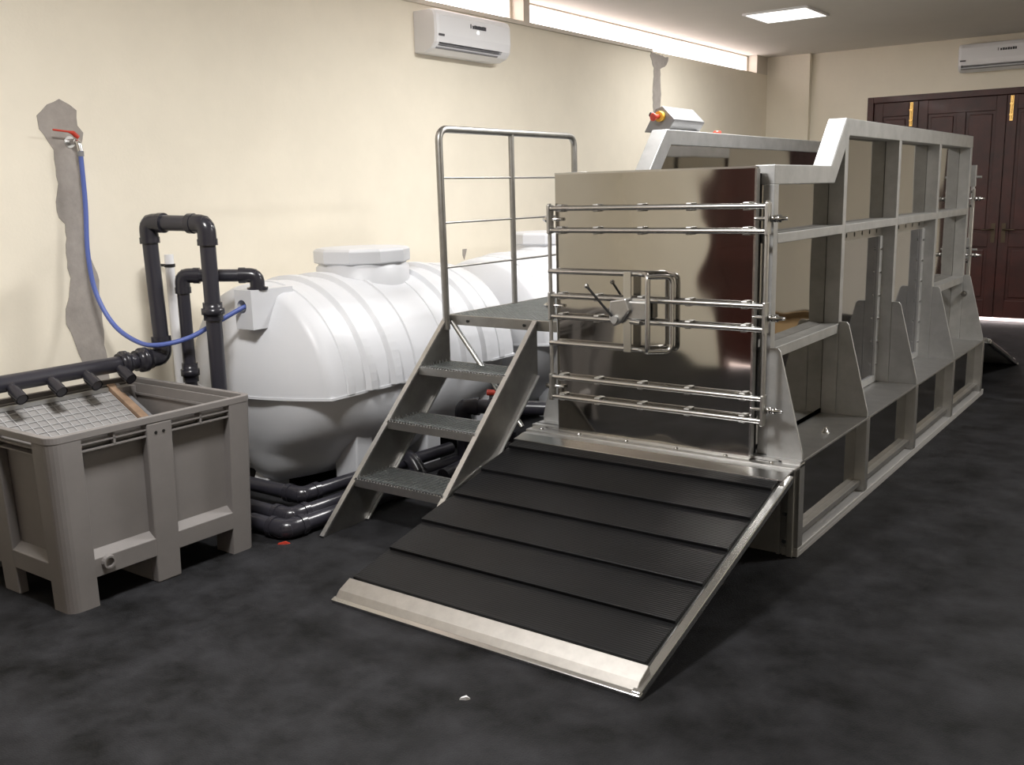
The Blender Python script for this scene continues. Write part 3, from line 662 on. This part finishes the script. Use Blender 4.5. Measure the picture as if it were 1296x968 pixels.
pipe_thing('drain_pipe', 'dark pipe running diagonally under the middle tread', [(-2.05, -0.02, 0.07), (-2.06, 0.50, 0.10), (-2.06, 0.62, 0.10), (-2.06, 0.62, 0.28)], 0.042, rad=0.06)
v = pipe_thing('valve_pipe', 'dark pipe with red valve handle between the stairs and the treadmill', [(-2.15, 0.30, 0.0), (-2.15, 0.30, 0.405), (-1.437, 0.59, 0.405)], 0.042, rad=0.07)
part('valve_body', MB().tube([(-2.00, 0.36, 0.405), (-1.99, 0.364, 0.405), (-1.90, 0.402, 0.405), (-1.89, 0.406, 0.405)], [0.05, 0.058, 0.058, 0.05], 16).cyl((-1.945, 0.383, 0.43), (-1.945, 0.383, 0.485), 0.016), 'pvc_fit', v)
part('valve_handle', MB().tube([(-2.01, 0.36, 0.49), (-1.88, 0.41, 0.49)], 0.018, 10), 'red', v, label='red valve handle')
cp = thing('wall_conduit', 'white upright pipe with black clip standing in front of the wall', 'pipe', (-3.40, -0.74, 0))
part('tube', MB().cyl((-3.40, -0.745, 0.0), (-3.40, -0.745, 1.345), 0.026, 16), 'white_plastic', cp)
part('clip', MB().cyl((-3.40, -0.745, 1.275), (-3.40, -0.745, 1.292), 0.031, 16).box(-3.49, -3.42, -0.755, -0.735, 1.277, 1.290), 'black', cp)

# ================================================================ TAP AND HOSE
tp = thing('wall_tap', 'small metal ball tap with red lever on the cement patch', 'tap', (-3.5, -1.21, 1.95))
part('tap_body', MB().tube([(-3.505, -1.21, 1.955), (-3.43, -1.21, 1.955)], 0.016, 12).tube(fillet([(-3.45, -1.21, 1.955), (-3.42, -1.205, 1.95), (-3.415, -1.203, 1.905)], 0.03), 0.015, 12).cyl((-3.435, -1.21, 1.96), (-3.435, -1.21, 1.99), 0.010), 'steel_bright', tp)
part('tap_flange', MB().tube([(-3.50, -1.21, 1.955), (-3.492, -1.21, 1.955)], 0.03, 16), 'steel', tp)
part('tap_lever', MB().tube([(-3.43, -1.20, 1.975), (-3.43, -1.225, 1.998), (-3.43, -1.25, 2.003), (-3.43, -1.33, 2.01)], [0.013, 0.012, 0.005, 0.005], 10), 'red', tp, label='red tap lever')
hs = [(-3.415, -1.203, 1.915), (-3.42, -1.203, 1.641), (-3.41, -1.225, 1.384), (-3.38, -1.22, 1.173), (-3.28, -1.195, 1.004), (-3.12, -1.163, 0.92), (-2.99, -1.125, 0.912), (-2.90, -1.017, 0.94), (-2.83, -0.914, 1.0), (-2.745, -0.785, 1.078), (-2.745, -0.74, 1.085)]
hz = thing('water_hose', 'blue hose hanging from the tap in a loop to the tank', 'hose', (-3.1, -1.15, 0.9))
part('tube', MB().tube(spline(hs, 8), 0.0125, 12), 'hose', hz)
part('hose_clamp', MB().cyl((-3.415, -1.203, 1.905), (-3.416, -1.203, 1.88), 0.017, 14), 'grey_plastic', hz)

# ================================================================ PALLET BIN
BX0, BX1, BY0, BY1, BZ = -3.18, -2.195, -2.195, -1.20, 0.748
pb = thing('pallet_bin', 'grey plastic pallet bin on feet with ribbed sides', 'bin', ((BX0 + BX1) / 2, (BY0 + BY1) / 2, 0))
def tap_(mb):      # slight taper towards the feet
    cx, cy = (BX0 + BX1) / 2, (BY0 + BY1) / 2; out = []
    for x, y, z in mb.v:
        k = 1 - 0.055 * (1 - z / BZ); out.append((cx + (x - cx) * k, cy + (y - cy) * k, z))
    mb.v = out; return mb
ins = 0.045
def wallbox(mb, i, t, z0, z1):
    mb.box(BX0 + i, BX0 + i + t, BY0 + i, BY1 - i, z0, z1).box(BX1 - i - t, BX1 - i, BY0 + i, BY1 - i, z0, z1)
    return mb.box(BX0 + i + t, BX1 - i - t, BY0 + i, BY0 + i + t, z0, z1).box(BX0 + i + t, BX1 - i - t, BY1 - i - t, BY1 - i, z0, z1)
part('bin_wall', tap_(wallbox(MB(), ins, 0.012, 0.13, BZ - 0.02)), 'bin', pb)
part('bin_floor', tap_(MB().box(BX0 + ins, BX1 - ins, BY0 + ins, BY1 - ins, 0.125, 0.15)), 'bin', pb)
rim = MB()
def rrect(i, r, n=6):
    pts = []
    for cx, cy, a0 in ((BX1 - i - r, BY1 - i - r, 0), (BX0 + i + r, BY1 - i - r, PI / 2), (BX0 + i + r, BY0 + i + r, PI), (BX1 - i - r, BY0 + i + r, 1.5 * PI)):
        for k in range(n + 1): a = a0 + PI / 2 * k / n; pts.append((cx + r * math.cos(a), cy + r * math.sin(a)))
    return pts
o_, i_ = rrect(0, 0.05), rrect(0.028, 0.03); n_ = len(o_)
z0, z1 = BZ - 0.03, BZ
rim.add([(p[0], p[1], z0) for p in o_] + [(p[0], p[1], z1) for p in o_] + [(p[0], p[1], z0) for p in i_] + [(p[0], p[1], z1) for p in i_],
        [f for k in range(n_) for j in [(k + 1) % n_] for f in ((k, j, n_ + j, n_ + k), (n_ + k, n_ + j, 3 * n_ + j, 3 * n_ + k), (3 * n_ + k, 3 * n_ + j, 2 * n_ + j, 2 * n_ + k), (2 * n_ + k, 2 * n_ + j, j, k))])
part('bin_rim', rim, 'bin', pb, 0.003)
part('inner_ledge', tap_(wallbox(MB(), 0.035, 0.03, BZ - 0.075, BZ - 0.065)), 'bin', pb)
cw = 0.135
for cx, cy in ((0, 0), (0, 1), (1, 0), (1, 1)):
    x0, x1 = (BX1 - cw, BX1) if cx else (BX0, BX0 + cw); y0, y1 = (BY1 - cw, BY1) if cy else (BY0, BY0 + cw)
    poly = []
    r = 0.05
    for ox, oy in ((x1, y1), (x0, y1), (x0, y0), (x1, y0)):
        outer = (ox == (BX1 if cx else BX0)) and (oy == (BY1 if cy else BY0))
        rr = r if outer else 0.004
        sx, sy = (1 if ox == x1 else -1), (1 if oy == y1 else -1)
        c = (ox - sx * rr, oy - sy * rr); a0 = math.atan2(sy, sx) - PI / 4
        for k in range(6): a = a0 + PI / 2 * k / 5; poly.append((c[0] + rr * math.cos(a), c[1] + rr * math.sin(a)))
    cut = 0.028
    part('corner_post', tap_(MB().prism(poly, 'z', 0.0, BZ - 0.03)), 'bin', pb)
for x0, x1, y0, y1 in ((BX1 - ins - 0.002, BX1, -1.765, -1.640), (BX0, BX0 + ins, -1.765, -1.640), ((BX0 + BX1) / 2 - 0.065, (BX0 + BX1) / 2 + 0.065, BY0, BY0 + ins), ((BX0 + BX1) / 2 - 0.065, (BX0 + BX1) / 2 + 0.065, BY1 - ins, BY1)):
    part('middle_post', tap_(MB().box(x0, x1, y0, y1, 0.0, BZ - 0.03)), 'bin', pb, 0.006)
part('middle_foot', tap_(MB().box(BX0 + 0.05, BX1 - 0.05, -1.765, -1.640, 0.0, 0.128)), 'bin', pb, 0.006)
for side in range(2):   # the two long faces: bottom rail with a bevelled top, ribs under the rim
    x = BX1 if side else BX0; s = -1 if side else 1
    for y0, y1 in ((BY0 + cw, -1.765), (-1.640, BY1 - cw)):
        part('bottom_rail', tap_(MB().prism([(x, 0.125), (x, 0.205), (x + s * ins, 0.235), (x + s * (ins + 0.01), 0.125)], 'y', y0 - 0.005, y1 + 0.005)), 'bin', pb, 0.003)
        for z in (0.662, 0.69): part('rib', tap_(MB().box(x + s * 0.006, x + s * (ins + 0.003), y0 - 0.003, y1 + 0.003, z, z + 0.007)), 'bin', pb)
        ym = (y0 + y1) / 2
        part('rib', tap_(MB().box(x + s * 0.006, x + s * (ins + 0.003), ym - 0.005, ym + 0.005, 0.665, BZ - 0.03)), 'bin', pb)
for side in range(2):
    y = BY1 if side else BY0; s = -1 if side else 1; xm = (BX0 + BX1) / 2
    for x0, x1 in ((BX0 + cw, xm - 0.065), (xm + 0.065, BX1 - cw)):
        part('bottom_rail', tap_(MB().prism([(y, 0.125), (y, 0.205), (y + s * ins, 0.235), (y + s * (ins + 0.01), 0.125)], 'x', x0 - 0.005, x1 + 0.005)), 'bin', pb, 0.003)
        for z in (0.662, 0.69): part('rib', tap_(MB().box(x0 - 0.003, x1 + 0.003, y + s * 0.006, y + s * (ins + 0.003), z, z + 0.007)), 'bin', pb)
for y in (-1.722, -1.684): part('dark_hole_disc', MB().cyl((BX1 - 0.01, y, 0.675), (BX1 - 0.0005, y, 0.675), 0.007, 8), 'black', pb)  # black discs drawn for the shade inside two small holes
part('drain_socket', MB().loft([[(BX1 + x, -1.99 + r * math.cos(2 * PI * k / 16), 0.178 + r * math.sin(2 * PI * k / 16)) for k in range(16)]
     for x, r in ((-0.06, 0.032), (-0.022, 0.032), (-0.004, 0.027), (-0.004, 0.019), (-0.055, 0.019))], False, True), 'bin', pb)

# sloping filter screen in the bin
fs = thing('filter_screen', 'pale wire mesh screen sloping down inside the grey bin', 'screen', (-2.7, -1.75, 0.4))
def SP(s, y, h=0.0):   # s from 0 (wall side, high) to 1 (room side, low)
    return (-3.115 + 0.80 * s, y, 0.705 - 0.40 * s + h)
Y0, Y1 = -2.125, -1.375
part('backing_sheet', MB().add([SP(s, y, h) for s in (0, 1) for y in (Y0, Y1) for h in (-0.010, -0.004)], [(0, 1, 3, 2), (4, 6, 7, 5), (0, 4, 5, 1), (2, 3, 7, 6), (0, 2, 6, 4), (1, 5, 7, 3)]), 'screen', fs)
wm = MB()
n = 17
for k in range(n + 1): y = Y0 + (Y1 - Y0) * k / n; wm.bar(SP(0, y), SP(1, y), 0.003, 0.003)
for k in range(21): s = k / 20; wm.bar(SP(s, Y0, 0.002), SP(s, Y1, 0.002), 0.003, 0.003)
part('wire_grid', wm, 'screen_wire', fs, kind='stuff')
part('side_bar', MB().bar(SP(-0.02, Y1 + 0.028, 0.006), SP(1.0, Y1 + 0.028, 0.006), 0.042, 0.03), 'wood_bar', fs, 0.003, label='tan wooden bar along the screen edge')
part('side_rail', MB().bar(SP(-0.02, Y1 + 0.062, 0.0), SP(1.0, Y1 + 0.062, 0.0), 0.02, 0.035), 'grey_plastic', fs, 0.002)
part('top_bar', MB().bar(SP(0.0, Y0, 0.004), SP(0.0, Y1, 0.004), 0.03, 0.02), 'steel_dull', fs)

# ================================================================ SMALL THINGS
def scrap(loc, w, h, material, label, name, ang):
    x, y, z = loc; c, s = math.cos(ang), math.sin(ang)
    pts = [(-w, -h, 0), (w * .3, -h * 1.1, 0), (w, h * .2, 0), (w * .2, h, 0), (-w * .8, h * .6, 0)]
    top = [(-w * .9, -h * .9, 0.006), (w * .3, -h, 0.012), (w * .9, h * .2, 0.004), (w * .2, h * .9, 0.010), (-w * .7, h * .5, 0.005)]
    T2 = lambda p: (x + p[0] * c - p[1] * s, y + p[0] * s + p[1] * c, z + p[2])
    single(name, MB().loft([[T2(p) for p in pts], [T2(p) for p in top]], False, True), material, label, 'scrap', loc=loc)
scrap((-0.475, -1.80, 0.0), 0.018, 0.008, 'white_plastic', 'tiny white paper scrap on the dark floor before the ramp', 'paper_scrap', 0.5)
scrap((-2.13, -1.13, 0.0), 0.03, 0.01, 'red', 'small red plastic scrap on the floor beside the pipes', 'plastic_scrap', 0.6)
c1 = thing('cardboard_box', 'brown cardboard box standing on the floor by the right wall', 'box', (1.5, 5.6, 0))
part('carton', MB().box(1.25, 1.75, 5.4, 5.85, 0, 0.32), 'cardboard', c1, 0.004)
part('flap', MB().add([(1.25, 5.4, 0.32), (1.75, 5.4, 0.32), (1.75, 5.28, 0.40), (1.25, 5.28, 0.40), (1.25, 5.404, 0.325), (1.75, 5.404, 0.325), (1.75, 5.284, 0.405), (1.25, 5.284, 0.405)],
                      [(0, 3, 2, 1), (4, 5, 6, 7), (0, 1, 5, 4), (1, 2, 6, 5), (2, 3, 7, 6), (3, 0, 4, 7)]), 'cardboard', c1)
